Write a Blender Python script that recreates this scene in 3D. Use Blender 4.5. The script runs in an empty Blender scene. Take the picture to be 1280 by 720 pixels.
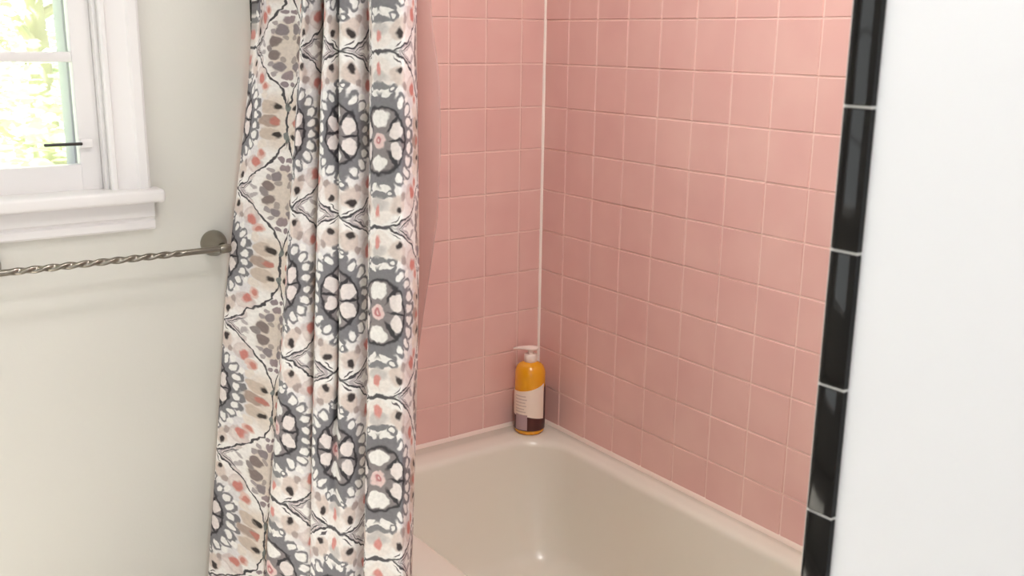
import bpy, bmesh, math, random
import numpy as np
from mathutils import Vector, Matrix, noise as mnoise
random.seed(7)
C = bpy.context.scene.collection
PI = math.pi
P = 0.1095            # tile pitch
RIM = 0.379           # tub rim height
H0 = 1.47             # a tile joint height

# ------------------------------------------------------------------ helpers
def lin(c):
    out = []
    for v in c:
        v = v / 255.0
        out.append(v / 12.92 if v <= 0.04045 else ((v + 0.055) / 1.055) ** 2.4)
    return (*out, 1.0)

def mat(name, rgb, rough=0.5, **kw):
    m = bpy.data.materials.new(name); m.use_nodes = True
    b = m.node_tree.nodes['Principled BSDF']
    b.inputs['Base Color'].default_value = lin(rgb)
    b.inputs['Roughness'].default_value = rough
    for k, v in kw.items():
        b.inputs[k].default_value = v
    return m

def add_noise_color(m, rgb_a, rgb_b, scale, detail=3.0, bump=0.0, bump_scale=None, rough_var=0.0):
    nt = m.node_tree; N = nt.nodes; L = nt.links
    b = N['Principled BSDF']
    tc = N.new('ShaderNodeTexCoord')
    nz = N.new('ShaderNodeTexNoise'); nz.inputs['Scale'].default_value = scale; nz.inputs['Detail'].default_value = detail
    L.new(tc.outputs['Object'], nz.inputs['Vector'])
    cr = N.new('ShaderNodeValToRGB')
    cr.color_ramp.elements[0].position = 0.3; cr.color_ramp.elements[1].position = 0.7
    cr.color_ramp.elements[0].color = lin(rgb_a); cr.color_ramp.elements[1].color = lin(rgb_b)
    L.new(nz.outputs['Fac'], cr.inputs['Fac']); L.new(cr.outputs['Color'], b.inputs['Base Color'])
    if bump:
        n2 = N.new('ShaderNodeTexNoise'); n2.inputs['Scale'].default_value = bump_scale or scale * 8
        n2.inputs['Detail'].default_value = 4
        L.new(tc.outputs['Object'], n2.inputs['Vector'])
        bp = N.new('ShaderNodeBump'); bp.inputs['Strength'].default_value = bump; bp.inputs['Distance'].default_value = 0.002
        L.new(n2.outputs['Fac'], bp.inputs['Height']); L.new(bp.outputs['Normal'], b.inputs['Normal'])
    return m

def obj(name, bm, m, parent=None, smooth=True, angle=35, recalc=True):
    if recalc:
        bmesh.ops.recalc_face_normals(bm, faces=bm.faces)
    me = bpy.data.meshes.new(name); bm.to_mesh(me); bm.free()
    mats = m if isinstance(m, (list, tuple)) else [m]
    for x in mats: me.materials.append(x)
    if smooth:
        for p in me.polygons: p.use_smooth = True
        try: me.set_sharp_from_angle(angle=math.radians(angle))
        except Exception: pass
    o = bpy.data.objects.new(name, me); C.objects.link(o)
    if parent: o.parent = parent
    return o

def empty(name, loc=(0, 0, 0), rotz=0.0):
    o = bpy.data.objects.new(name, None); C.objects.link(o)
    o.location = loc; o.rotation_euler = (0, 0, rotz); o.empty_display_size = 0.05
    return o

def tag(o, label=None, cat=None, group=None, kind=None):
    if label: o['label'] = label
    if cat: o['category'] = cat
    if group: o['group'] = group
    if kind: o['kind'] = kind
    return o

def add_box(bm, x0, x1, y0, y1, z0, z1, bev=0.0, seg=2):
    r = bmesh.ops.create_cube(bm, size=1.0)
    vs = r['verts']
    for v in vs:
        v.co = Vector((x0 + (v.co.x + .5) * (x1 - x0), y0 + (v.co.y + .5) * (y1 - y0), z0 + (v.co.z + .5) * (z1 - z0)))
    if bev > 0:
        es = list({e for v in vs for e in v.link_edges})
        bmesh.ops.bevel(bm, geom=es, offset=bev, segments=seg, profile=0.5, affect='EDGES')

def box(name, *a, m=None, parent=None, bev=0.0, seg=2):
    bm = bmesh.new(); add_box(bm, *a, bev=bev, seg=seg)
    return obj(name, bm, m, parent)

def add_lathe(bm, prof, n=40, M=None, sx=1.0, sy=1.0, cap=True):
    rings = []
    for r, z in prof:
        ring = []
        for i in range(n):
            a = 2 * PI * i / n
            co = Vector((r * math.cos(a) * sx, r * math.sin(a) * sy, z))
            if M: co = M @ co
            ring.append(bm.verts.new(co))
        rings.append(ring)
    for k in range(len(rings) - 1):
        for i in range(n):
            bm.faces.new((rings[k][i], rings[k][(i + 1) % n], rings[k + 1][(i + 1) % n], rings[k + 1][i]))
    if cap:
        bm.faces.new(rings[0][::-1]); bm.faces.new(rings[-1])

def loft(bm, loops, closed=True, cap0=False, cap1=False):
    rs = [[bm.verts.new(c) for c in lp] for lp in loops]
    n = len(rs[0])
    for k in range(len(rs) - 1):
        for i in range(n if closed else n - 1):
            j = (i + 1) % n
            bm.faces.new((rs[k][i], rs[k][j], rs[k + 1][j], rs[k + 1][i]))
    if cap0: bm.faces.new(rs[0][::-1])
    if cap1: bm.faces.new(rs[-1])

def prism(bm, poly, axis, a, b):
    """extrude a 2D polygon along an axis ('x': poly is (y,z); 'z': poly is (x,y))"""
    def co(p, t):
        return (t, p[0], p[1]) if axis == 'x' else ((p[0], t, p[1]) if axis == 'y' else (p[0], p[1], t))
    loft(bm, [[co(p, a) for p in poly], [co(p, b) for p in poly]], True, True, True)

# ------------------------------------------------------------------ materials
M_wall = add_noise_color(mat('greige_paint', (211, 209, 202), 0.6), (209, 207, 200), (213, 211, 205), 1.2, bump=0.08, bump_scale=180)
M_white_wall = add_noise_color(mat('white_paint', (235, 236, 241), 0.55), (234, 235, 240), (236, 237, 242), 1.5, bump=0.05, bump_scale=200)
M_trim = add_noise_color(mat('white_gloss_paint', (227, 224, 224), 0.35), (226, 223, 223), (229, 226, 226), 6, bump=0.06, bump_scale=40)
M_ceil = mat('ceiling_paint', (240, 240, 238), 0.8)
M_floor = add_noise_color(mat('floor_tile', (205, 200, 192), 0.4), (200, 194, 186), (212, 207, 200), 4)
M_pink = add_noise_color(mat('pink_glazed_tile', (227, 186, 178), 0.24), (224, 181, 174), (230, 191, 182), 7, 2, bump=0.12, bump_scale=9)
M_grout = mat('pink_white_grout', (234, 204, 194), 0.8)
M_caulk = mat('white_caulk', (240, 224, 212), 0.5)
M_black = add_noise_color(mat('black_glazed_tile', (10, 9, 10), 0.1), (8, 7, 8), (14, 13, 13), 20, bump=0.15, bump_scale=18)
M_black.node_tree.nodes['Principled BSDF'].inputs['Specular IOR Level'].default_value = 0.32
M_wgrout = mat('white_grout', (215, 213, 210), 0.8)
M_tub = add_noise_color(mat('cream_enamel', (227, 224, 211), 0.2), (226, 223, 209), (229, 226, 214), 3)
M_nickel = mat('brushed_nickel', (146, 140, 130), 0.28, Metallic=1.0)
M_bronze = mat('dark_metal', (70, 68, 66), 0.4, Metallic=0.8)
M_chrome = mat('chrome', (200, 200, 200), 0.12, Metallic=1.0)
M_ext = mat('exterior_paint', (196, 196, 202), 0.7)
M_amber = mat('amber_soap', (238, 166, 20), 0.18, **{'Coat Weight': 0.4})
M_cream = mat('cream_label', (244, 228, 212), 0.45)
M_maroon = mat('maroon_label', (74, 30, 26), 0.35)
M_lav = mat('lavender_label', (176, 150, 152), 0.45)
M_ink = mat('grey_print', (212, 194, 182), 0.6)
M_pump = mat('white_plastic', (240, 226, 216), 0.35)

def glass_mat():
    m = bpy.data.materials.new('window_glass'); m.use_nodes = True
    nt = m.node_tree; N = nt.nodes; L = nt.links; N.clear()
    out = N.new('ShaderNodeOutputMaterial'); mx = N.new('ShaderNodeMixShader')
    tr = N.new('ShaderNodeBsdfTransparent'); tr.inputs['Color'].default_value = (.97, .985, .98, 1)
    gl = N.new('ShaderNodeBsdfGlossy'); gl.inputs['Roughness'].default_value = 0.02
    lw = N.new('ShaderNodeLayerWeight'); lw.inputs['Blend'].default_value = 0.5
    pw = N.new('ShaderNodeMath'); pw.operation = 'POWER'; pw.inputs[1].default_value = 4.0
    fr = N.new('ShaderNodeMath'); fr.operation = 'MULTIPLY_ADD'; fr.inputs[1].default_value = 0.7; fr.inputs[2].default_value = 0.045
    L.new(lw.outputs['Facing'], pw.inputs[0]); L.new(pw.outputs[0], fr.inputs[0])
    L.new(fr.outputs[0], mx.inputs[0]); L.new(tr.outputs[0], mx.inputs[1]); L.new(gl.outputs[0], mx.inputs[2])
    L.new(mx.outputs[0], out.inputs[0]); return m
M_glass = glass_mat()

def liner_mat():
    m = bpy.data.materials.new('frosted_vinyl'); m.use_nodes = True
    nt = m.node_tree; N = nt.nodes; L = nt.links
    b = N['Principled BSDF']; b.inputs['Base Color'].default_value = lin((232, 206, 202)); b.inputs['Roughness'].default_value = 0.3
    out = N['Material Output']
    tr = N.new('ShaderNodeBsdfTransparent'); tr.inputs['Color'].default_value = (.95, .93, .93, 1)
    tl = N.new('ShaderNodeBsdfTranslucent'); tl.inputs['Color'].default_value = lin((235, 212, 208))
    m1 = N.new('ShaderNodeMixShader'); m1.inputs[0].default_value = 0.5
    L.new(b.outputs[0], m1.inputs[1]); L.new(tl.outputs[0], m1.inputs[2])
    m2 = N.new('ShaderNodeMixShader'); m2.inputs[0].default_value = 0.40
    L.new(tr.outputs[0], m2.inputs[1]); L.new(m1.outputs[0], m2.inputs[2]); L.new(m2.outputs[0], out.inputs[0])
    return m
M_liner = liner_mat()

# ---- printed curtain fabric: a mirrored floral repeat, drawn element by element
def fabric_mat():
    HU, HV = 0.13, 0.1475
    m = bpy.data.materials.new('printed_fabric'); m.use_nodes = True
    nt = m.node_tree; N = nt.nodes; L = nt.links
    b = N['Principled BSDF']; b.inputs['Roughness'].default_value = 0.85
    uv = N.new('ShaderNodeUVMap'); uv.uv_map = 'UVMap'
    # hand-drawn wobble
    nz = N.new('ShaderNodeTexNoise'); nz.noise_dimensions = '2D'; nz.inputs['Scale'].default_value = 45; nz.inputs['Detail'].default_value = 2
    L.new(uv.outputs['UV'], nz.inputs['Vector'])
    sb = N.new('ShaderNodeVectorMath'); sb.operation = 'SUBTRACT'; sb.inputs[1].default_value = (.5, .5, .5)
    L.new(nz.outputs['Color'], sb.inputs[0])
    sc = N.new('ShaderNodeVectorMath'); sc.operation = 'SCALE'; sc.inputs['Scale'].default_value = 0.014
    L.new(sb.outputs[0], sc.inputs[0])
    ad = N.new('ShaderNodeVectorMath'); ad.operation = 'ADD'
    L.new(uv.outputs['UV'], ad.inputs[0]); L.new(sc.outputs[0], ad.inputs[1])
    sp = N.new('ShaderNodeSeparateXYZ'); L.new(ad.outputs[0], sp.inputs[0])
    pu = N.new('ShaderNodeMath'); pu.operation = 'PINGPONG'; pu.inputs[1].default_value = HU
    L.new(sp.outputs['X'], pu.inputs[0])
    off = N.new('ShaderNodeMath'); off.operation = 'ADD'; off.inputs[1].default_value = 20 * HV - 1.25
    L.new(sp.outputs['Y'], off.inputs[0])
    pv = N.new('ShaderNodeMath'); pv.operation = 'PINGPONG'; pv.inputs[1].default_value = HV
    L.new(off.outputs[0], pv.inputs[0])
    cb = N.new('ShaderNodeCombineXYZ'); L.new(pu.outputs[0], cb.inputs[0]); L.new(pv.outputs[0], cb.inputs[1])
    q = cb.outputs[0]
    rgb = N.new('ShaderNodeRGB'); rgb.outputs[0].default_value = lin((243, 239, 237))
    state = {'c': rgb.outputs[0]}
    def el(u, v, ru, rv, col, rot=0.0, soft=0.12, amt=1.0):
        mp = N.new('ShaderNodeMapping'); mp.vector_type = 'TEXTURE'
        mp.inputs['Location'].default_value = (u, v, 0); mp.inputs['Rotation'].default_value = (0, 0, math.radians(rot))
        mp.inputs['Scale'].default_value = (ru, rv, 1)
        L.new(q, mp.inputs['Vector'])
        ln = N.new('ShaderNodeVectorMath'); ln.operation = 'LENGTH'; L.new(mp.outputs[0], ln.inputs[0])
        mr = N.new('ShaderNodeMapRange'); mr.interpolation_type = 'SMOOTHSTEP'
        mr.inputs['From Min'].default_value = 1 - soft; mr.inputs['From Max'].default_value = 1 + soft
        mr.inputs['To Min'].default_value = amt; mr.inputs['To Max'].default_value = 0.0
        L.new(ln.outputs['Value'], mr.inputs['Value'])
        mx = N.new('ShaderNodeMix'); mx.data_type = 'RGBA'
        L.new(mr.outputs[0], mx.inputs[0]); L.new(state['c'], mx.inputs[6]); mx.inputs[7].default_value = lin(col)
        state['c'] = mx.outputs[2]
    def seg(u0, v0, u1, v1, w, col, over=1.08):
        d = math.hypot(u1 - u0, v1 - v0)
        el((u0 + u1) / 2, (v0 + v1) / 2, d / 2 * over, w, col, math.degrees(math.atan2(v1 - v0, u1 - u0)), soft=0.3)
    WH = (243, 240, 238); GR = (128, 126, 131); DK = (58, 55, 60); LG = (196, 190, 190)
    BE = (221, 209, 200); BR = (160, 140, 132); RD = (199, 120, 112); PK = (230, 196, 190)
    # soft grounds
    el(.112, .000, .034, .056, (229, 217, 208), soft=.25)
    el(.130, .1475, .034, .056, BE, soft=.2)
    el(.068, .098, .022, .024, (238, 230, 228), soft=.3)
    el(.060, .040, .036, .045, (226, 222, 224), soft=.3)
    # grey scalloped band round the medallion
    el(.000, .000, .076, .080, GR, soft=.06)
    for (u, v, r) in ((.077, .012, .009), (.072, .034, .010), (.060, .054, .010), (.042, .068, .010), (.022, .078, .009)):
        el(u, v, r, r, GR, soft=.15)
    for (u, v, a, c_, rot) in ((.0665, .0105, .0085, .0075, 10), (.0645, .0310, .0090, .0072, 22), (.0570, .0505, .0100, .0068, 40),
                               (.0400, .0640, .0095, .0060, 55), (.0755, .0480, .0055, .0070, 0), (.0560, .0700, .0065, .0060, 30)):
        el(u, v, a, c_, WH, rot, soft=.2)
    # medallion
    el(0, 0, .0530, .0595, DK, soft=.035)
    el(0, 0, .0480, .0545, (140, 132, 134), soft=.04)
    el(.026, .030, .0035, .018, DK, -35, soft=.3)
    el(.036, .0, .016, .0026, DK, soft=.3)
    el(0, .0385, .0195, .0145, WH, soft=.1)
    el(.0335, .0175, .0115, .0145, (234, 224, 222), -18, soft=.1)
    el(.0, .0, .0145, .014, (232, 206, 204), soft=.12)
    el(.0, .0, .0075, .007, (196, 128, 132), soft=.25)
    el(.0, .0, .003, .003, (226, 200, 196), soft=.3)
    # above the medallion: bow, lens, petal and bud
    el(.016, .0800, .0125, .0055, WH, 28, soft=.15)
    el(.026, .089, .008, .0075, GR, 20, soft=.15)
    el(.024, .088, .0035, .0035, WH, soft=.2)
    el(0, .1150, .0270, .0270, (240, 232, 228), soft=.12)
    el(0, .0925, .0205, .0070, (134, 133, 137), soft=.12)
    el(0, .1080, .0190, .0105, (206, 200, 198), soft=.3)
    el(0, .1205, .0070, .0110, (218, 150, 144), soft=.3)
    el(.037, .1080, .0150, .0190, (220, 205, 198), 20, soft=.2)
    el(.038, .1170, .0062, .0078, (62, 54, 54), -15, soft=.35)
    el(.050, .092, .007, .008, (176, 160, 156), 0, soft=.3)
    # large petals with a red heart
    el(.076, .0920, .0205, .0185, (214, 200, 198), 30, soft=.12)
    el(.074, .0970, .0150, .0100, (228, 216, 212), 20, soft=.3)
    el(.079, .0860, .0100, .0105, (206, 134, 126), 10, soft=.3)
    el(.092, .070, .0095, .0105, (226, 196, 188), soft=.2)
    el(.093, .069, .0055, .006, (206, 140, 130), soft=.35)
    # petals around the stem
    el(.101, .0270, .0175, .0125, (206, 190, 178), -10, soft=.15)
    el(.113, .0285, .0080, .0058, (60, 52, 50), -15, soft=.35)
    el(.098, .0000, .0185, .0120, (176, 156, 146), soft=.2)
    el(.110, .0000, .0085, .0066, (192, 128, 118), soft=.3)
    el(.090, .050, .009, .010, (232, 222, 214), soft=.2)
    # oval with grey and brown dots
    for (u, v, a, c_, col) in ((.106, .1330, .0090, .0110, (136, 122, 120)), (.116, .1100, .0085, .0095, (142, 132, 136)),
                               (.1265, .0920, .0080, .0080, (156, 140, 144)), (.0975, .147, .0065, .0080, (150, 140, 140)),
                               (.120, .1250, .0048, .006, (172, 160, 156)), (.104, .1140, .0050, .0055, (168, 158, 160)),
                               (.122, .0760, .0065, .0050, (150, 136, 142)), (.108, .0980, .0042, .0050, (176, 166, 168))):
        el(u, v, a, c_, col, soft=.18)
    # lavender squiggles near the crossing
    el(.052, .1400, .0210, .0060, (182, 172, 176), -28, soft=.2)
    el(.053, .1400, .0150, .0030, (232, 222, 220), -28, soft=.3)
    el(.078, .1380, .0100, .0050, (186, 178, 180), 30, soft=.25)
    el(.075, .122, .0085, .0050, (214, 204, 202), -30, soft=.25)
    # twigs
    LK = (72, 69, 73)
    seg(.130, -.02, .130, .046, .0024, LK)
    el(.130, .0310, .0060, .0085, (128, 132, 130), soft=.2)
    seg(.1285, .036, .114, .074, .0021, LK)
    seg(.1155, .070, .092, .104, .0020, LK)
    seg(.094, .1015, .060, .1300, .0019, LK)
    seg(.063, .1280, .022, .1475, .0020, LK)
    seg(.040, .1475, .076, .1275, .0014, (104, 100, 104))
    el(0, .1475, .0300, .0036, (84, 82, 86), soft=.3)
    seg(.040, .1290, .026, .1400, .0013, (96, 90, 94))
    # thread-level mottling
    n3 = N.new('ShaderNodeTexNoise'); n3.noise_dimensions = '2D'; n3.inputs['Scale'].default_value = 160; n3.inputs['Detail'].default_value = 3
    L.new(uv.outputs['UV'], n3.inputs['Vector'])
    mr = N.new('ShaderNodeMapRange'); mr.inputs['From Min'].default_value = .3; mr.inputs['From Max'].default_value = .7
    mr.inputs['To Min'].default_value = .93; mr.inputs['To Max'].default_value = 1.05
    L.new(n3.outputs['Fac'], mr.inputs['Value'])
    ml = N.new('ShaderNodeVectorMath'); ml.operation = 'SCALE'
    L.new(state['c'], ml.inputs[0]); L.new(mr.outputs[0], ml.inputs['Scale'])
    L.new(ml.outputs[0], b.inputs['Base Color'])
    # a little light comes through the cloth
    tl = N.new('ShaderNodeBsdfTranslucent'); L.new(ml.outputs[0], tl.inputs['Color'])
    ms = N.new('ShaderNodeMixShader'); ms.inputs[0].default_value = 0.08
    L.new(b.outputs[0], ms.inputs[1]); L.new(tl.outputs[0], ms.inputs[2]); L.new(ms.outputs[0], N['Material Output'].inputs[0])
    return m
M_fabric = fabric_mat()

# curtain cross-sections: knots (x, y, fabric position) at the heights CZ
CZ = [1.43, 1.25, 1.05, 0.85, 0.65, 0.45, 0.3]
CK = [
  [(-0.8126, -0.0833, 0.02, 0.0), (-0.836, -0.048, 0.02, 0.0), (-0.862, -0.0262, 0.02, 0.0), (-0.888, -0.0098, 0.02, 0.0), (-0.914, -0.0161, 0.02, 0.0), (-0.94, -0.0225, 0.02, 0.0), (-0.9595, -0.0272, 0.02, 0.0)],
  [(-0.7981, -0.0753, 0.075, 0.0), (-0.8206, -0.0739, 0.075, 0.0), (-0.8457, -0.0723, 0.075, 0.0), (-0.8707, -0.0737, 0.075, 0.0), (-0.8958, -0.0876, 0.075, 0.0), (-0.9208, -0.1015, 0.075, 0.0), (-0.9396, -0.1119, 0.075, 0.0)],
  [(-0.7764, -0.1635, 0.13, 0.0), (-0.7976, -0.1748, 0.13, 0.0), (-0.8212, -0.1874, 0.13, 0.0), (-0.8452, -0.1988, 0.13, 0.0), (-0.8701, -0.2076, 0.13, 0.0), (-0.895, -0.2164, 0.13, 0.0), (-0.9136, -0.2228, 0.13, 0.0)],
  [(-0.769, -0.1946, 0.1571, 0.0), (-0.7904, -0.1993, 0.1546, 0.0), (-0.814, -0.2045, 0.1518, 0.0), (-0.8379, -0.2093, 0.1496, 0.0), (-0.8622, -0.2132, 0.1483, 0.0), (-0.8865, -0.217, 0.147, 0.0), (-0.9046, -0.2198, 0.1461, 0.0)],
  [(-0.8257, -0.3268, 0.2983, 0.0), (-0.8453, -0.3291, 0.2933, 0.0), (-0.8671, -0.3317, 0.2878, 0.0), (-0.8892, -0.3318, 0.2789, 0.0), (-0.9117, -0.3293, 0.2663, 0.0), (-0.9342, -0.3268, 0.2543, 0.0), (-0.951, -0.3249, 0.2454, 0.0)],
  [(-0.8097, -0.3218, 0.3169, 0.0), (-0.8293, -0.3292, 0.3135, 0.0), (-0.8509, -0.3374, 0.3099, 0.0), (-0.8723, -0.3523, 0.3077, 0.0), (-0.8932, -0.3745, 0.307, 0.0), (-0.9142, -0.3967, 0.3063, 0.0), (-0.9299, -0.4134, 0.3057, 0.0)],
  [(-0.7908, -0.3186, 0.3378, 0.0), (-0.81, -0.333, 0.3371, 0.0), (-0.8313, -0.3488, 0.3364, 0.0), (-0.8526, -0.3715, 0.336, 0.0), (-0.874, -0.4016, 0.336, 0.0), (-0.8953, -0.4317, 0.336, 0.0), (-0.9112, -0.4542, 0.336, 0.0)],
  [(-0.7662, -0.2953, 0.365, 0.0), (-0.7851, -0.3106, 0.365, 0.0), (-0.8062, -0.3276, 0.365, 0.0), (-0.8276, -0.3504, 0.3666, 0.0), (-0.8494, -0.3803, 0.3701, 0.0), (-0.8711, -0.4102, 0.3736, 0.0), (-0.8874, -0.4326, 0.3762, 0.0)],
  [(-0.8165, -0.4088, 0.4616, 0.0), (-0.8336, -0.4169, 0.4602, 0.0), (-0.8527, -0.4259, 0.4586, 0.0), (-0.8721, -0.4386, 0.4574, 0.0), (-0.8919, -0.4541, 0.4563, 0.0), (-0.9116, -0.4695, 0.4552, 0.0), (-0.9264, -0.4811, 0.4545, 0.0)],
  [(-0.7877, -0.4001, 0.4971, 0.0), (-0.8058, -0.4245, 0.4975, 0.0), (-0.8259, -0.4516, 0.4978, 0.0), (-0.8494, -0.4726, 0.4963, 0.0), (-0.8753, -0.4891, 0.4933, 0.0), (-0.901, -0.5052, 0.4905, 0.0), (-0.9203, -0.5173, 0.4883, 0.0)],
  [(-0.765, -0.3677, 0.52, 0.0), (-0.7822, -0.3905, 0.52, 0.0), (-0.8014, -0.4158, 0.52, 0.0), (-0.8279, -0.4485, 0.519, 0.0), (-0.861, -0.4877, 0.5171, 0.0), (-0.8941, -0.5269, 0.5152, 0.0), (-0.9189, -0.5564, 0.5138, 0.0)],
  [(-0.8083, -0.451, 0.5429, 0.0), (-0.8247, -0.4721, 0.5425, 0.0), (-0.8429, -0.4955, 0.5421, 0.0), (-0.8587, -0.5156, 0.5415, 0.0), (-0.8732, -0.5341, 0.5408, 0.0), (-0.8878, -0.5528, 0.5401, 0.0), (-0.8987, -0.5668, 0.5395, 0.0)],
  [(-0.7877, -0.4697, 0.567, 0.0), (-0.8039, -0.492, 0.567, 0.0), (-0.8218, -0.5168, 0.567, 0.0), (-0.8383, -0.535, 0.5668, 0.0), (-0.8541, -0.5496, 0.5664, 0.0), (-0.8699, -0.5643, 0.566, 0.0), (-0.8817, -0.5753, 0.5658, 0.0)],
  [(-0.7568, -0.4573, 0.61, 0.0), (-0.7726, -0.4816, 0.61, 0.0), (-0.7902, -0.5086, 0.61, 0.0), (-0.8078, -0.5291, 0.61, 0.0), (-0.8254, -0.5455, 0.61, 0.0), (-0.843, -0.562, 0.61, 0.0), (-0.8562, -0.5744, 0.61, 0.0)],
  [(-0.7913, -0.5244, 0.7358, 0.0), (-0.806, -0.5443, 0.7384, 0.0033), (-0.8223, -0.5665, 0.7412, 0.0064), (-0.8385, -0.5829, 0.742, 0.011), (-0.8548, -0.5969, 0.742, 0.0174), (-0.8711, -0.6109, 0.742, 0.0252), (-0.8833, -0.6214, 0.742, 0.0311)],
  [(-0.7978, -0.57, 0.78, 0.0), (-0.8119, -0.5872, 0.78, 0.0), (-0.8276, -0.6063, 0.78, 0.0), (-0.8432, -0.6288, 0.78, 0.0), (-0.8589, -0.6525, 0.78, 0.0), (-0.8746, -0.6762, 0.78, 0.0), (-0.8864, -0.694, 0.78, 0.0)],
  [(-0.8039, -0.6617, 0.8222, -0.0002), (-0.8174, -0.6788, 0.823, -0.0072), (-0.8323, -0.6978, 0.8239, -0.015), (-0.848, -0.7198, 0.824, -0.0225), (-0.8637, -0.7424, 0.824, -0.0298), (-0.8795, -0.765, 0.824, -0.037), (-0.8913, -0.782, 0.824, -0.0424)],
  [(-0.7803, -0.6479, 0.86, -0.0005), (-0.7933, -0.6675, 0.86, -0.0054), (-0.8076, -0.6892, 0.86, -0.011), (-0.824, -0.7081, 0.86, -0.0157), (-0.8407, -0.7262, 0.86, -0.0193), (-0.8574, -0.7442, 0.86, -0.0223), (-0.8699, -0.7578, 0.86, -0.0245)],
  [(-0.7514, -0.6154, 0.915, -0.0008), (-0.764, -0.6376, 0.915, -0.0019), (-0.778, -0.6623, 0.915, -0.0038), (-0.7944, -0.6795, 0.912, -0.0042), (-0.8115, -0.6942, 0.9081, -0.0029), (-0.8285, -0.7088, 0.9043, -0.0005), (-0.8413, -0.7198, 0.9015, 0.0014)],
]
CAM = (-1.6485, -2.1299, -0.0468, -0.63, -0.2424, 0.0144, 1260.4)
P_LEFT, P_FAR, P_DOOR, P_LAMP, P_TUB, WORLD, P_SUN, EXPO = 6.0, .3, 2.5, 9.3, 9.6, 1.4, 36.0, 0.0

# ------------------------------------------------------------------ room shell
XL, YN, ZC = -2.30, -3.20, 2.45
WY = 0.006            # painted face of the far wall
WX0, WX1, WZ0, WZ1 = -1.70, -1.105, 1.112, 2.02     # far window opening
tag(box('floor', XL - .15, .15, YN - .15, .16, -.10, 0, m=M_floor), kind='structure')
tag(box('ceiling', XL - .15, .15, YN - .15, .16, ZC, ZC + .10, m=M_ceil), kind='structure')
bm = bmesh.new()
add_box(bm, XL - .15, WX0, WY, .16, 0, ZC); add_box(bm, WX1, .15, WY, .16, 0, ZC)
add_box(bm, WX0, WX1, WY, .16, 0, WZ0 - .012); add_box(bm, WX0, WX1, WY, .16, WZ1, ZC)
wall_far = tag(obj('wall_far', bm, M_wall), kind='structure')
wall_right = tag(box('wall_right', WY, .15, YN - .15, WY, 0, ZC, m=M_white_wall), kind='structure')
LY0, LY1, LZ0, LZ1 = -1.35, -.40, .75, 1.85          # unseen window added in the left wall for side light
bm = bmesh.new()
add_box(bm, XL - .15, XL, YN - .15, LY0, 0, ZC); add_box(bm, XL - .15, XL, LY1, WY, 0, ZC)
add_box(bm, XL - .15, XL, LY0, LY1, 0, LZ0); add_box(bm, XL - .15, XL, LY0, LY1, LZ1, ZC)
tag(obj('wall_left', bm, M_wall), kind='structure')
DX0, DX1, DZ = -2.10, -1.20, 2.03                    # unseen doorway behind the camera, opened to let fill light in
bm = bmesh.new()
add_box(bm, XL, DX0, YN - .15, YN, 0, ZC); add_box(bm, DX1, WY, YN - .15, YN, 0, ZC); add_box(bm, DX0, DX1, YN - .15, YN, DZ, ZC)
tag(obj('wall_near', bm, M_white_wall), kind='structure')
bm = bmesh.new()
add_box(bm, DX0 - .07, DX0 + .01, YN - .01, YN + .018, 0, DZ + .07, .003); add_box(bm, DX1 - .01, DX1 + .07, YN - .01, YN + .018, 0, DZ + .07, .003)
add_box(bm, DX0 + .0102, DX1 - .0102, YN - .01, YN + .018, DZ - .01, DZ + .07, .003)
tag(obj('door_1', bm, M_trim), kind='structure')
wall_side = tag(box('wall_side', -.735, WY, YN, -1.473, 0, ZC, m=M_white_wall), kind='structure')

# ------------------------------------------------------------------ tiles
def tile_field(name, plane, us, z0, z1, parent, face_sign):
    """us: joint positions along the wall (descending, in metres); rows hang on the joint height H0"""
    rows = [H0 - k * P for k in range(-9, 11)]
    zs = sorted([z for z in rows if z0 + .004 < z < z1 - .004] + [z0, z1])
    bm = bmesh.new(); g = .0014; bv = .0016; dp = .0022
    for i in range(len(us) - 1):
        for j in range(len(zs) - 1):
            a, b_ = us[i] - g, us[i + 1] + g; c, d = zs[j] + g, zs[j + 1] - g
            t1, t2 = random.uniform(-.0006, .0006), random.uniform(-.0006, .0006)
            def pt(u, z, h):
                hh = h + (t1 if u > (a + b_) / 2 else -t1) * (h > .001) + (t2 if z > (c + d) / 2 else -t2) * (h > .001)
                return (-hh, u, z) if plane == 'x' else (u, -hh if face_sign > 0 else plane_y + hh, z)
            plane_y = -1.473
            lo = [pt(a, c, -.003), pt(b_, c, -.003), pt(b_, d, -.003), pt(a, d, -.003)]
            md = [pt(a, c, 0), pt(b_, c, 0), pt(b_, d, 0), pt(a, d, 0)]
            hi = [pt(a - bv, c + bv, dp), pt(b_ + bv, c + bv, dp), pt(b_ + bv, d - bv, dp), pt(a - bv, d - bv, dp)]
            lv, mv, hv = ([bm.verts.new(p) for p in L_] for L_ in (lo, md, hi))
            for k in range(4):
                n = (k + 1) % 4
                bm.faces.new((lv[k], lv[n], mv[n], mv[k])); bm.faces.new((mv[k], mv[n], hv[n], hv[k]))
            bm.faces.new(hv); bm.faces.new(lv[::-1])
    return obj(name, bm, M_pink, parent, smooth=False)

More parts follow.
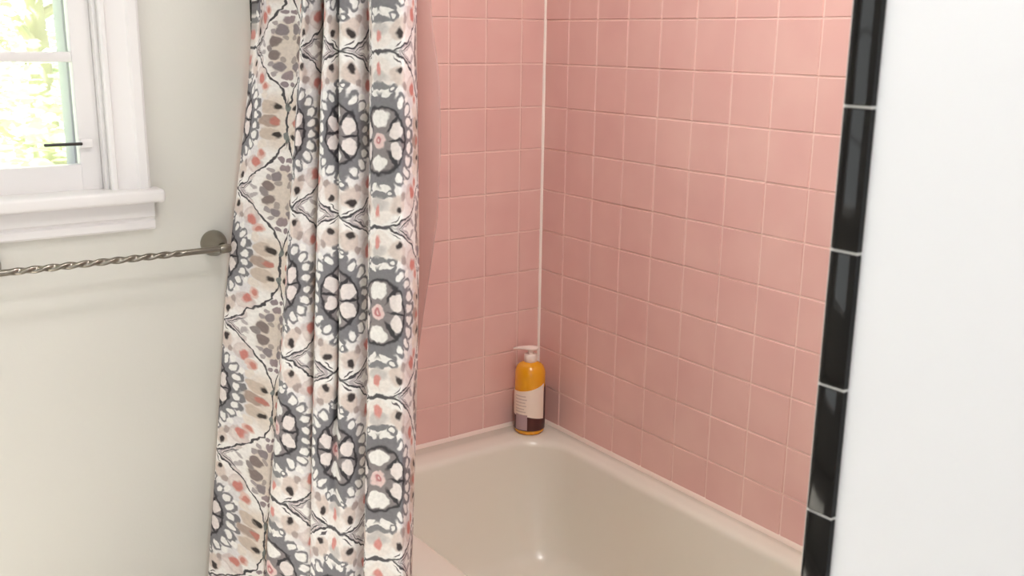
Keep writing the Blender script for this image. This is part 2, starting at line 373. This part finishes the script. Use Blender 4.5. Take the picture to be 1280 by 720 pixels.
TOP = 2.2
us_r = [-.0015] + [-(.0993 + k * P) for k in range(13)]; us_r = [u for u in us_r if u > -1.466] + [-1.466]
us_e = [-.0015] + [-(.0772 + k * P) for k in range(7)]; us_e = [u for u in us_e if u > -.755] + [-.7585]
tr = tile_field('pink_tiles', 'x', us_r, RIM + .004, TOP, wall_right, 1)
te = tile_field('pink_tiles', 'y', us_e, RIM + .004, TOP, wall_far, 1)
box('grout', -.0003, .0075, -1.468, -.0003, RIM + .002, TOP, m=M_grout, parent=wall_right)
box('grout', -.7585, -.0003, -.0003, .0075, RIM + .002, TOP, m=M_grout, parent=wall_far)
us_p = [-.004 - k * P for k in range(7)] + [-.7]
tile_field('pink_tiles', 'y', us_p, RIM + .004, TOP, wall_side, -1)

# black edge tiles: rounded inner edge, flat face
def black_edge(name, plane, z_off, pitch, parent_label):
    root = empty(name); tag(root, kind='structure')
    bm = bmesh.new(); g = .0013
    zs = [z_off + k * pitch for k in range(-12, 8)]
    zs = [z for z in zs if .0 < z + pitch and z < TOP]
    for z in zs:
        c, d = max(z + g, .004), min(z + pitch - g, TOP)
        if plane == 'side':
            # on the end of the side wall (face looks to -x), rounding over its inner corner
            poly = [(-.7345, -1.5035), (-.7420, -1.5030), (-.7432, -1.5015)]
            for k in range(7):
                a = PI + (PI / 2) * (-k / 6)
                poly.append((-.7352 + .0080 * math.cos(a), -1.4740 + .0085 * math.sin(a)))
            poly += [(-.7000, -1.4655), (-.7000, -1.4730), (-.7345, -1.4730)]
        else:
            poly = [(-.7600, .0055), (-.7600, -.0020)]
            for k in range(7):
                a = -PI / 2 - (PI / 2) * (k / 6)
                poly.append((-.7880 + .0060 * math.cos(a), .0040 + .0060 * math.sin(a)))
            poly += [(-.7940, .0055)]
        b2 = bmesh.new(); prism(b2, poly, 'z', c, d)
        caps = [e for e in b2.edges if abs(e.verts[0].co.z - e.verts[1].co.z) < 1e-6]
        bmesh.ops.bevel(b2, geom=caps, offset=.0012, segments=2, profile=.5, affect='EDGES')
        me = bpy.data.meshes.new('tmp'); b2.to_mesh(me); b2.free(); bm.from_mesh(me); bpy.data.meshes.remove(me)
    obj('edge_tiles', bm, M_black, root, angle=40)
    bm = bmesh.new()
    if plane == 'side':
        add_box(bm, -.7418, -.7345, -1.5025, -1.4685, .004, TOP - .002)
        add_box(bm, -.7345, -.7005, -1.4728, -1.4672, .004, TOP - .002)
    else:
        add_box(bm, -.7920, -.7600, -.0008, .0055, .004, TOP - .002)
    obj('grout', bm, M_wgrout, root)
    return root
black_edge('trim_1', 'side', 1.47 - .1095 - .0005, .1525, '')
black_edge('trim_2', 'far', 1.47 - .02, .1525, '')

# caulk: corner line and the beads along the tub
bm = bmesh.new()
prism(bm, [(.0, .0), (-.0075, -.0022), (-.0058, -.0058), (-.0022, -.0075)], 'z', RIM + .006, TOP)
tag(obj('trim_3', bm, mat('corner_caulk', (250, 240, 230), .5)), kind='structure')
bm = bmesh.new()
prof = [(.0, -.001), (.0, .0105), (-.0035, .0098), (-.0065, .0065), (-.0080, .0008), (-.0080, -.001)]
prism(bm, [(x, RIM + z) for x, z in prof], 'y', -1.466, -.001)
prism(bm, [(x, RIM + z) for x, z in prof], 'x', -.735, -.001)
tag(obj('trim_4', bm, M_caulk), kind='structure')

# ------------------------------------------------------------------ bathtub
def rrect(x0, x1, y0, y1, r, z, n=14, r2=None):
    """corner order: far-right, far-left, near-left, near-right"""
    pts = []
    for cx, cy, a0 in ((x1 - r, y1 - r, 0), (x0 + r, y1 - r, 90), (x0 + r, y0 + r, 180), (x1 - r, y0 + r, 270)):
        for k in range(n):
            a = math.radians(a0 + 90 * k / (n - 1))
            pts.append((cx + r * math.cos(a), cy + r * math.sin(a), z))
    return pts
tub = empty('bathtub', (-.37, -.73, 0))
tag(tub, 'cream enamel built-in bathtub between the pink tiled walls', 'bathtub')
def rel(lp): return [(x + .37, y + .73, z) for x, y, z in lp]
X0, X1, Y0, Y1 = -.735, -.0015, -1.4655, -.0015
L_ = [rrect(X0, X1, Y0, Y1, .004, .0), rrect(X0, X1, Y0, Y1, .004, .335), rrect(X0 - .004, X1, Y0, Y1, .006, .342),
      rrect(X0 - .004, X1, Y0, Y1, .008, .364), rrect(X0 + .001, X1 - .001, Y0 + .001, Y1 - .001, .010, .374),
      rrect(X0 + .010, X1 - .004, Y0 + .004, Y1 - .004, .015, RIM)]
ix0, ix1, iy0, iy1 = -.648, -.042, -1.395, -.082
L_ += [rrect(ix0 - .012, ix1 + .010, iy0 - .012, iy1 + .010, .125, RIM), rrect(ix0, ix1, iy0, iy1, .118, RIM - .002)]
for k in range(1, 6):       # rolled lip
    a = k / 5 * PI / 2
    i = .020 * math.sin(a); L_.append(rrect(ix0 + i, ix1 - i, iy0 + i, iy1 - i, .112, RIM - .002 - .020 * (1 - math.cos(a))))
for z, i, ie in ((.30, .026, .030), (.22, .034, .050), (.15, .044, .075), (.10, .056, .100), (.075, .072, .125), (.062, .10, .16), (.056, .14, .21)):
    L_.append(rrect(ix0 + i, ix1 - i, iy0 + i, iy1 - ie, (.104 if i < .07 else .085), z))
bm = bmesh.new(); loft(bm, [rel(l) for l in L_], True, True, True)
obj('basin', bm, M_tub, tub, angle=60)
bm = bmesh.new(); add_lathe(bm, [(.034, .0), (.034, .002), (.028, .004), (.006, .003)], 32, Matrix.Translation((0.02, -.36, .0555)))
tag(obj('drain', bm, M_chrome, tub), 'chrome drain')

# ------------------------------------------------------------------ curtain
def catmull(pts, sub):
    out = []
    n = len(pts)
    for i in range(n - 1):
        p0 = pts[max(i - 1, 0)]; p1 = pts[i]; p2 = pts[i + 1]; p3 = pts[min(i + 2, n - 1)]
        d = lambda a, b: max(np.linalg.norm(b[:2] - a[:2]), 1e-4) ** 0.5
        t0 = 0.; t1 = t0 + (d(p0, p1) if i > 0 else d(p1, p2)); t2 = t1 + d(p1, p2); t3 = t2 + (d(p2, p3) if i < n - 2 else d(p1, p2))
        if i == 0: p0 = 2 * p1 - p2
        if i == n - 2: p3 = 2 * p2 - p1
        for k in range(sub):
            t = t1 + (t2 - t1) * k / sub
            A1 = (t1 - t) / (t1 - t0) * p0 + (t - t0) / (t1 - t0) * p1
            A2 = (t2 - t) / (t2 - t1) * p1 + (t - t1) / (t2 - t1) * p2
            A3 = (t3 - t) / (t3 - t2) * p2 + (t - t2) / (t3 - t2) * p3
            B1 = (t2 - t) / (t2 - t0) * A1 + (t - t0) / (t2 - t0) * A2
            B2 = (t3 - t) / (t3 - t1) * A2 + (t - t1) / (t3 - t1) * A3
            out.append((t2 - t) / (t2 - t1) * B1 + (t - t1) / (t2 - t1) * B2)
    out.append(pts[-1]); return np.array(out)

CKA = np.array(CK)                     # knots x levels x (x, y, u, dv)
def knots_at(z):
    zs = np.array(CZ)
    if z > zs[0]:
        top = CKA[:, 0].copy()
        t = min(1.0, (z - zs[0]) / (1.93 - zs[0]))
        goal = top.copy()
        # gathered on the rod: folds become smaller, hanging right under the bar
        mid = np.interp(top[:, 1], [top[:, 1].min(), top[:, 1].max()], [-.745, -.752])
        goal[:, 0] = -.768 + (top[:, 0] - np.polyval(np.polyfit(top[:, 1], top[:, 0], 1), top[:, 1])) * .55
        goal[:, 1] = np.minimum(top[:, 1] * .97 - .004, -.012)
        return top * (1 - t) + goal * t
    if z < zs[-1]:
        a, b = CKA[:, -2], CKA[:, -1]
        return b + (b - a) * (zs[-1] - z) / (zs[-2] - zs[-1]) * np.array([.8, .6, 1., 1.])
    i = int(np.searchsorted(-zs, -z, side='right')) - 1; i = max(0, min(len(zs) - 2, i))
    t = (zs[i] - z) / (zs[i] - zs[i + 1])
    return CKA[:, i] * (1 - t) + CKA[:, i + 1] * t
ZB, ZT, NZ = .10, 1.912, 150
bm = bmesh.new(); uvl = bm.loops.layers.uv.new('UVMap'); grid = []
for j in range(NZ + 1):
    z = ZB + (ZT - ZB) * j / NZ
    kn = knots_at(z)
    hem = kn[0].copy(); hem[0] += .016; hem[1] = -.0075; hem[2] -= .018      # the side hem turns back to the wall
    sec = catmull(np.vstack([hem, kn]), 12); row = []
    for i, (x, y, u, dv) in enumerate(sec):
        w = mnoise.noise(Vector((u * 14, z * 3.2, 1.7))) * .0035 + mnoise.noise(Vector((u * 40, z * 9, 5.1))) * .0009
        v = bm.verts.new((x - abs(w) * .2 + w * .5, min(y - w * .6, -.0045), z)); row.append((v, u, z + dv))
    grid.append(row)
for j in range(NZ):
    for i in range(len(grid[0]) - 1):
        q = (grid[j][i], grid[j][i + 1], grid[j + 1][i + 1], grid[j + 1][i])
        f = bm.faces.new([a[0] for a in q])
        for lp, a in zip(f.loops, q): lp[uvl].uv = (a[1], a[2])
cur = empty('shower_curtain', (-.80, -.38, 0))
tag(cur, 'white cloth shower curtain with grey and pink floral medallion print, gathered at left of tub', 'shower curtain')
cloth = obj('curtain_cloth', bm, M_fabric, cur, angle=180, recalc=False); cloth.location = (.80, .38, 0)
sol = cloth.modifiers.new('thickness', 'SOLIDIFY'); sol.thickness = .0010; sol.offset = 0
for y in (-.05, -.20, -.34, -.50, -.66):
    b = bmesh.new()
    n1, n2 = 28, 8
    loops = []
    for a in range(n1):
        t = 2 * PI * a / n1; loops.append([((.030 + .0018 * math.cos(2 * PI * c / n2)) * math.cos(t), .0018 * math.sin(2 * PI * c / n2), (.030 + .0018 * math.cos(2 * PI * c / n2)) * math.sin(t)) for c in range(n2)])
    loops.append(loops[0]); loft(b, loops, True); bmesh.ops.remove_doubles(b, verts=b.verts, dist=1e-5)
    r = obj('curtain_ring', b, M_chrome, cur); r.location = (.053, y + .38, 1.9355)
# rod
rod = empty('curtain_rod', (-.747, -.73, 1.95)); tag(rod, 'straight chrome shower rod above the tub front', 'curtain rod')
RY = Matrix.Rotation(PI / 2, 4, 'X')
b = bmesh.new(); add_lathe(b, [(.0125, -.728), (.0125, .735)], 28, RY); obj('tube', b, M_chrome, rod)
b = bmesh.new(); add_lathe(b, [(.030, -.735), (.030, -.728), (.016, -.712), (.0126, -.712)], 32, RY); obj('flange', b, M_chrome, rod)
b = bmesh.new(); add_lathe(b, [(.030, .735), (.030, .728), (.016, .712), (.0126, .712)], 32, RY); obj('flange', b, M_chrome, rod)

# clear liner inside the curtain, hanging just outside the tub
bm = bmesh.new(); rows = []
LZ = [1.92, 1.6, 1.45, 1.36, 1.25, 1.12, 1.02, .92, .8, .6, .3, .08]
LY = [-.640, -.644, -.650, -.672, -.676, -.664, -.640, -.612, -.58, -.56, -.56, -.56]
for j in range(61):
    z = 1.900 - (1.900 - .03) * j / 60
    yr = float(np.interp(-z, [-a for a in LZ], LY)); row = []
    for i in range(73):
        t = i / 72; y = yr + (-.30 - yr) * t
        x = -.7420 + .0008 * math.sin(y * 75 + z * 1.5)
        row.append(bm.verts.new((x, y, z)))
    rows.append(row)
for j in range(60):
    for i in range(72): bm.faces.new((rows[j][i], rows[j][i + 1], rows[j + 1][i + 1], rows[j + 1][i]))
ln = obj('shower_curtain_liner', bm, M_liner, angle=180, recalc=False)
sol = ln.modifiers.new('thickness', 'SOLIDIFY'); sol.thickness = .0004
tag(ln, 'pale translucent plastic liner peeking out right of the printed curtain', 'shower liner')

# ------------------------------------------------------------------ window
win = empty('window_1', (0, 0, 0)); tag(win, kind='structure')
def casing_profile(w, t):
    """across the board: 0 = inner edge, w = outer edge; height out of the wall"""
    return [(0, 0), (0, t * .62), (.004, t * .78), (.010, t * .80), (.013, t * .62), (.018, t * .58), (.034, t * .66), (.050, t * .80),
            (.054, t * .98), (.058, t), (w - .006, t), (w - .001, t * .85), (w, t * .7), (w, 0)]
CW, CT = .076, .022
pr = casing_profile(CW, CT)
bm = bmesh.new()
zt = WZ1 + CW
def side(bm, sx, xin):
    lo = [(xin + sx * a, WY - h, 1.110) for a, h in pr]; hi = [(xin + sx * a, WY - h, WZ1 + a) for a, h in pr]
    loft(bm, [lo, hi], True, True, True)
side(bm, 1, WX1 - .004); obj('casing', bm, M_trim, win, angle=25)
bm = bmesh.new(); side(bm, -1, WX0 + .004); obj('casing', bm, M_trim, win, angle=25)
bm = bmesh.new()
loft(bm, [[(WX0 + .004 - a, WY - h, WZ1 + a) for a, h in pr], [(WX1 - .004 + a, WY - h, WZ1 + a) for a, h in pr]], True, True, True)
obj('casing', bm, M_trim, win, angle=25)
box('stool', WX0 - .105, WX1 + .092, -.046, .058, 1.0860, 1.1130, m=M_trim, parent=win, bev=.007, seg=3)
bm = bmesh.new()
prism(bm, [(WY, 1.026), (-.008, 1.026), (-.012, 1.030), (-.013, 1.044), (-.010, 1.047), (-.010, 1.050), (-.014, 1.054), (-.014, 1.0860), (WY, 1.0860)], 'x', WX0 - .074, WX1 + .076)
obj('apron', bm, M_trim, win, angle=25)
# jamb liner inside the opening
bm = bmesh.new()
add_box(bm, WX1 - .012, WX1, .008, .16, WZ0, WZ1, .002); add_box(bm, WX0, WX0 + .012, .008, .16, WZ0, WZ1, .002); add_box(bm, WX0, WX1, .008, .16, WZ1 - .012, WZ1, .002)
obj('jamb_liner', bm, M_trim, win)
# sash
SY0, SY1 = .026, .056
sx0, sx1 = WX0 + .012, WX1 - .012
bm = bmesh.new()
add_box(bm, sx1 - .040, sx1, SY0, SY1, WZ0, WZ1 - .012, .003); add_box(bm, sx0, sx0 + .040, SY0, SY1, WZ0, WZ1 - .012, .003)
add_box(bm, sx0 + .0395, sx1 - .0395, SY0 + .0012, SY1 - .001, WZ0 + .001, WZ0 + .052); add_box(bm, sx0 + .0395, sx1 - .0395, SY0 + .001, SY1 - .001, WZ1 - .052, WZ1 - .013)
obj('sash_frame', bm, M_trim, win)
box('sash_bar', sx0 + .03, sx1 - .03, SY0 + .004, SY1 - .002, 1.366, 1.386, m=M_trim, parent=win, bev=.004)
box('pane', sx0 + .03, sx1 - .03, .042, .045, WZ0 + .04, WZ1 - .04, m=M_glass, parent=win)
# outside stop and sill
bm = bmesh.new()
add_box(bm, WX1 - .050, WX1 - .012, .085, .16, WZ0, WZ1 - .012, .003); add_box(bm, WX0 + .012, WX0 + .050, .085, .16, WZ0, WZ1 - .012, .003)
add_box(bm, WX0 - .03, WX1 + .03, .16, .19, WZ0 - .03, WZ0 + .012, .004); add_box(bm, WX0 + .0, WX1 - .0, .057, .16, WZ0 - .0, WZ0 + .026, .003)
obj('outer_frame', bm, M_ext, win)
lat = box('latch', sx1 - .108, sx1 - .036, .012, .019, 1.2040, 1.2100, m=M_bronze, parent=win, bev=.002)
tag(lat, 'dark metal latch')
bm = bmesh.new(); add_box(bm, sx1 - .040, sx1 - .016, .016, .0265, 1.198, 1.216, .002); obj('latch_plate', bm, M_trim, lat)

# added left wall window (out of frame, carries the side light): frame with two panes
w2 = empty('added_window'); tag(w2, kind='structure')
bm = bmesh.new()
for a, b_, c, d in ((LY0, LY0 + .05, LZ0, LZ1), (LY1 - .05, LY1, LZ0, LZ1), (LY0, LY1, LZ0, LZ0 + .05), (LY0, LY1, LZ1 - .05, LZ1)):
    add_box(bm, XL - .09, XL - .05, a, b_, c, d, .003)
add_box(bm, XL - .085, XL - .055, LY0 + .03, LY1 - .03, 1.385, 1.415, .003)
obj('sash_frame', bm, M_trim, w2)
box('pane', XL - .072, XL - .069, LY0 + .03, LY1 - .03, LZ0 + .03, LZ1 - .03, m=M_glass, parent=w2)

# ------------------------------------------------------------------ towel bar
bar = empty('towel_bar', (-1.11, WY, .980))
tag(bar, 'brushed nickel towel bar with twisted rod below the window sill', 'towel bar')
XA, XB, YB = -1.354 + 1.11, -.903 + 1.11, -.072
for x in (XA, XB):
    Mx = Matrix.Translation((x, 0, 0)) @ Matrix.Rotation(PI / 2, 4, 'X')
    b = bmesh.new()
    add_lathe(b, [(.0285, .0), (.0288, .004), (.0275, .009), (.0265, .015), (.0215, .024), (.0170, .034), (.0130, .046), (.0100, .056)], 36, Mx)
    pst = obj('post', b, M_nickel, bar, angle=50)
    b = bmesh.new()
    Mc = Matrix.Translation((x, YB, 0)) @ Matrix.Rotation(PI / 2, 4, 'Y')
    add_lathe(b, [(.004, -.013), (.0085, -.0115), (.0098, -.006), (.0098, .006), (.0085, .0115), (.004, .013)], 28, Mc)
    obj('end_cap', b, M_nickel, bar, angle=50)
b = bmesh.new(); loops = []
n = 260
for k in range(n + 1):
    t = k / n; x = XA + (XB - XA) * t
    d = min(t, 1 - t) * (XB - XA)
    d = min(t * (XB - XA) + .06, (1 - t) * (XB - XA)); tw = max(0., min(1., (d - .085) / .02)); ph = -x * 2 * PI / .062
    lp = []
    for c in range(18):
        a = 2 * PI * c / 18
        r = .0066 * (1 - tw) + tw * (.0044 + .0031 * abs(math.cos(a - ph)) ** 1.2)
        lp.append((x, YB + r * math.cos(a), r * math.sin(a)))
    loops.append(lp)
loft(b, loops, True, True, True); obj('twisted_rod', b, M_nickel, bar, angle=60)

# ------------------------------------------------------------------ soap bottle
face = math.atan2(-2.13 + .068, -1.65 + .082)          # towards the middle of the room
bot = empty('pump_bottle', (-.077, -.064, RIM), face)
tag(bot, 'amber pump bottle of body wash with cream label standing in the tub corner', 'bottle')
R = .0415
b = bmesh.new()
add_lathe(b, [(.030, 0), (.0365, .0015), (.0395, .005), (R, .012), (R, .160), (.0412, .170), (.0395, .179), (.0355, .188), (.029, .1945), (.020, .1985), (.0155, .2005), (.0150, .204)], 56)
obj('body', b, M_amber, bot, angle=60)
def shell(a0, a1, zlo, zhi, r, n=40):
    """curved sheet on the bottle; zlo/zhi are functions of 0..1 along the arc"""
    bm = bmesh.new(); A = []; t_ = .0005
    for k in range(n + 1):
        t = k / n; a = math.radians(a0 + (a1 - a0) * t)
        c, s = math.cos(a), math.sin(a)
        A.append([(r * c, r * s, zlo(t)), ((r + t_) * c, (r + t_) * s, zlo(t)), ((r + t_) * c, (r + t_) * s, zhi(t)), (r * c, r * s, zhi(t))])
    loft(bm, A, True, True, True); return bm
# angles: 0 faces the room, negative = picture left
mar = obj('lower_label', shell(-150, 150, lambda t: .0135, lambda t: .056 + .078 * max(0, min(1, (t - .66) / .06)), R + .0002, 90), M_maroon, bot, angle=60); mar['label'] = 'dark maroon lower label'
lab = obj('label', shell(-112, 60, lambda t: .0550 - .010 * max(0, t - .6) / .4, lambda t: .1250 + .020 * t ** 1.5 - .006 * math.sin(PI * t), R + .0008), M_cream, bot, angle=60); lab['label'] = 'cream label'
for z, a0, a1 in ((.112, -58, -14), (.103, -58, -10), (.094, -58, -16), (.085, -58, -12), (.076, -58, -20), (.068, -58, -14)):
    obj('print_line', shell(a0, a1, lambda t: z - .0016, lambda t: z + .0016, R + .0014, 14), M_ink, lab)
lv = obj('info_box', shell(-56, -8, lambda t: .0165, lambda t: .0600, R + .0015, 16), M_lav, bot); lv['label'] = 'pale lavender text box'
b = bmesh.new(); add_lathe(b, [(.0165, .2000), (.0172, .2010), (.0172, .2190), (.0160, .2210), (.0085, .2215), (.0080, .2230), (.0080, .2330)], 32); obj('collar', b, M_pump, bot, angle=40)
b = bmesh.new(); loops = []
ang = -97
for x, w, h, z in ((-.020, .006, .003, .2370), (-.017, .012, .0048, .2372), (-.006, .0150, .0058, .2372), (.006, .0140, .0058, .2372), (.018, .0095, .0045, .2372), (.032, .0062, .0034, .2362), (.042, .0050, .0030, .2345), (.047, .0034, .0024, .2330)):
    lp = []
    for c in range(16):
        a = 2 * PI * c / 16
        yy, zz = w * math.copysign(abs(math.cos(a)) ** .8, math.cos(a)), h * math.sin(a)
        lp.append((x, yy, z + zz))
    loops.append(lp)
loft(b, loops, True, True, True)
bmesh.ops.transform(b, matrix=Matrix.Rotation(math.radians(ang), 4, 'Z'), verts=b.verts)
obj('pump_head', b, M_pump, bot, angle=50)

# ------------------------------------------------------------------ outdoors
M_leaf = add_noise_color(mat('leaf', (150, 185, 80), .5), (212, 222, 196), (236, 239, 222), 2.0)
M_bark = add_noise_color(mat('bark', (120, 100, 80), .9), (176, 168, 152), (200, 190, 174), 8)
M_lawn = add_noise_color(mat('lawn', (150, 175, 110), .9), (135, 165, 95), (170, 190, 125), 3)
tag(box('ground', -5, 4, .20, 11, -1.2, -1.0, m=M_lawn), kind='structure')
tree = empty('garden_tree', (-.3, 4.6, -1.0)); tag(tree, 'pale green leafy tree blurred in bright daylight outside the window', 'tree')
bm = bmesh.new()
add_lathe(bm, [(.16, 0), (.12, .3), (.10, 1.2), (.07, 2.2), (.03, 3.1)], 14)
for k in range(9):
    a = k * 2.4; e = Vector((math.cos(a) * .9, math.sin(a) * .9, 1.6 + .17 * k)); s = Vector((0, 0, .9 + .2 * k))
    d = (e - s).normalized(); M4 = Matrix.Translation(s) @ d.to_track_quat('Z', 'Y').to_matrix().to_4x4()
    add_lathe(bm, [(.035, 0), (.022, .5), (.008, (e - s).length)], 8, M4)
obj('trunk', bm, M_bark, tree)
bm = bmesh.new(); rg = random.Random(3); k = 0
while k < 9000:
    p = Vector((rg.uniform(-1, 1), rg.uniform(-1, 1), rg.uniform(-1, 1)))
    if p.length > 1 or mnoise.noise(p * 2.6) < -.12: continue
    k += 1
    c = Vector((p.x * 1.7, p.y * 1.4, p.z * 1.55 + 2.15)); s = rg.uniform(.03, .065)
    R3 = Matrix.Rotation(rg.uniform(0, 6.28), 3, 'Z') @ Matrix.Rotation(rg.uniform(-1.2, 1.2), 3, 'X')
    vs = [bm.verts.new(c + R3 @ Vector(q) * s) for q in ((-1, 0, 0), (-.3, -.42, .08), (.5, -.34, .1), (1.1, 0, 0), (.5, .34, .1), (-.3, .42, .08))]
    bm.faces.new(vs)
obj('foliage', bm, M_leaf, tree, smooth=False, recalc=False)

# ------------------------------------------------------------------ light
w = bpy.data.worlds.new('sky'); bpy.context.scene.world = w; w.use_nodes = True
bg = w.node_tree.nodes['Background']; bg.inputs['Color'].default_value = (.93, .97, 1.0, 1); bg.inputs['Strength'].default_value = WORLD
def area(name, loc, rot, sx, sy, power, col=(1, 1, 1)):
    d = bpy.data.lights.new(name, 'AREA'); d.shape = 'RECTANGLE'; d.size = sx; d.size_y = sy; d.energy = power; d.color = col
    o = bpy.data.objects.new(name, d); C.objects.link(o); o.location = loc; o.rotation_euler = rot; return o
area('fill_left_window', (XL - .20, (LY0 + LY1) / 2, (LZ0 + LZ1) / 2), (0, -PI / 2, 0), LZ1 - LZ0, LY1 - LY0, P_LEFT, (1, .985, .96))  # added light from the left, sent in through the unseen window
area('daylight_far_window', ((WX0 + WX1) / 2, .26, (WZ0 + WZ1) / 2), (-PI / 2, 0, 0), WX1 - WX0, WZ1 - WZ0, P_FAR, (1, 1, .98))
area('fill_doorway', ((DX0 + DX1) / 2, YN - .20, 1.05), (PI / 2, 0, 0), DX1 - DX0, 1.9, P_DOOR, (1, .98, .95))  # added fill light outside the doorway, brightens the far wall
sd = bpy.data.lights.new('sun', 'SUN'); sd.energy = P_SUN; sd.angle = .02; sd.color = (1, .97, .92)
so = bpy.data.objects.new('sun', sd); C.objects.link(so); so.location = (-4, -1.2, 5)
so.rotation_euler = Vector((.50, .10, -.86)).to_track_quat('-Z', 'Y').to_euler()
# ceiling lamp of the room, plus an added fill lamp over the tub
def ceiling_lamp(x, y, r, power, label):
    lamp = empty('ceiling_light', (x, y, ZC)); tag(lamp, label, 'ceiling light')
    b = bmesh.new(); add_lathe(b, [(r * 1.12, 0), (r * 1.12, -.018), (r * 1.05, -.024)], 40); obj('base', b, M_chrome, lamp)
    b = bmesh.new(); add_lathe(b, [(r, -.0241), (r * .98, -.034), (r * .9, -.042), (r * .5, -.048), (.01, -.049)], 40); obj('diffuser', b, M_lamp, lamp)
    d = bpy.data.lights.new('lamp_light', 'AREA'); d.shape = 'DISK'; d.size = r * 1.9; d.energy = power; d.color = (1, .985, .975)
    o = bpy.data.objects.new('lamp_light', d); C.objects.link(o); o.parent = lamp; o.location = (0, 0, -.056)
M_lamp = mat('lamp_glass', (255, 250, 240), .4, **{'Emission Color': (1, .95, .88, 1), 'Emission Strength': .001 + .05 * P_LAMP})
ceiling_lamp(-1.00, -1.60, .16, P_LAMP, 'round flush ceiling light above the bathroom floor')
ceiling_lamp(-.64, -.98, .09, P_TUB, 'small round fill light added above the bathtub')  # unseen lamp added to brighten the tub alcove

# ------------------------------------------------------------------ camera
cd = bpy.data.cameras.new('camera'); cam = bpy.data.objects.new('camera', cd); C.objects.link(cam)
yaw, pitch, roll = CAM[3], CAM[4], CAM[5]
f = Vector((-math.sin(yaw) * math.cos(pitch), math.cos(yaw) * math.cos(pitch), math.sin(pitch)))
r = Vector((math.cos(yaw), math.sin(yaw), 0)); u = r.cross(f)
rr = math.cos(roll) * r + math.sin(roll) * u; uu = -math.sin(roll) * r + math.cos(roll) * u
M3 = Matrix((rr, uu, -f)).transposed()
cam.matrix_world = Matrix.Translation((CAM[0], CAM[1], CAM[2] + H0)) @ M3.to_4x4()
cd.sensor_width = 36; cd.sensor_fit = 'HORIZONTAL'; cd.lens = 36 * CAM[6] / 1280; cd.clip_start = .02
cd.dof.use_dof = True; cd.dof.focus_distance = 2.35; cd.dof.aperture_fstop = 7.0
S = bpy.context.scene; S.camera = cam
S.view_settings.view_transform = 'Standard'; S.view_settings.look = 'None'; S.view_settings.gamma = 1.0
S.view_settings.use_curve_mapping = False; S.view_settings.exposure = EXPO
S.cycles.max_bounces = 10; S.cycles.diffuse_bounces = 6; S.cycles.transparent_max_bounces = 12
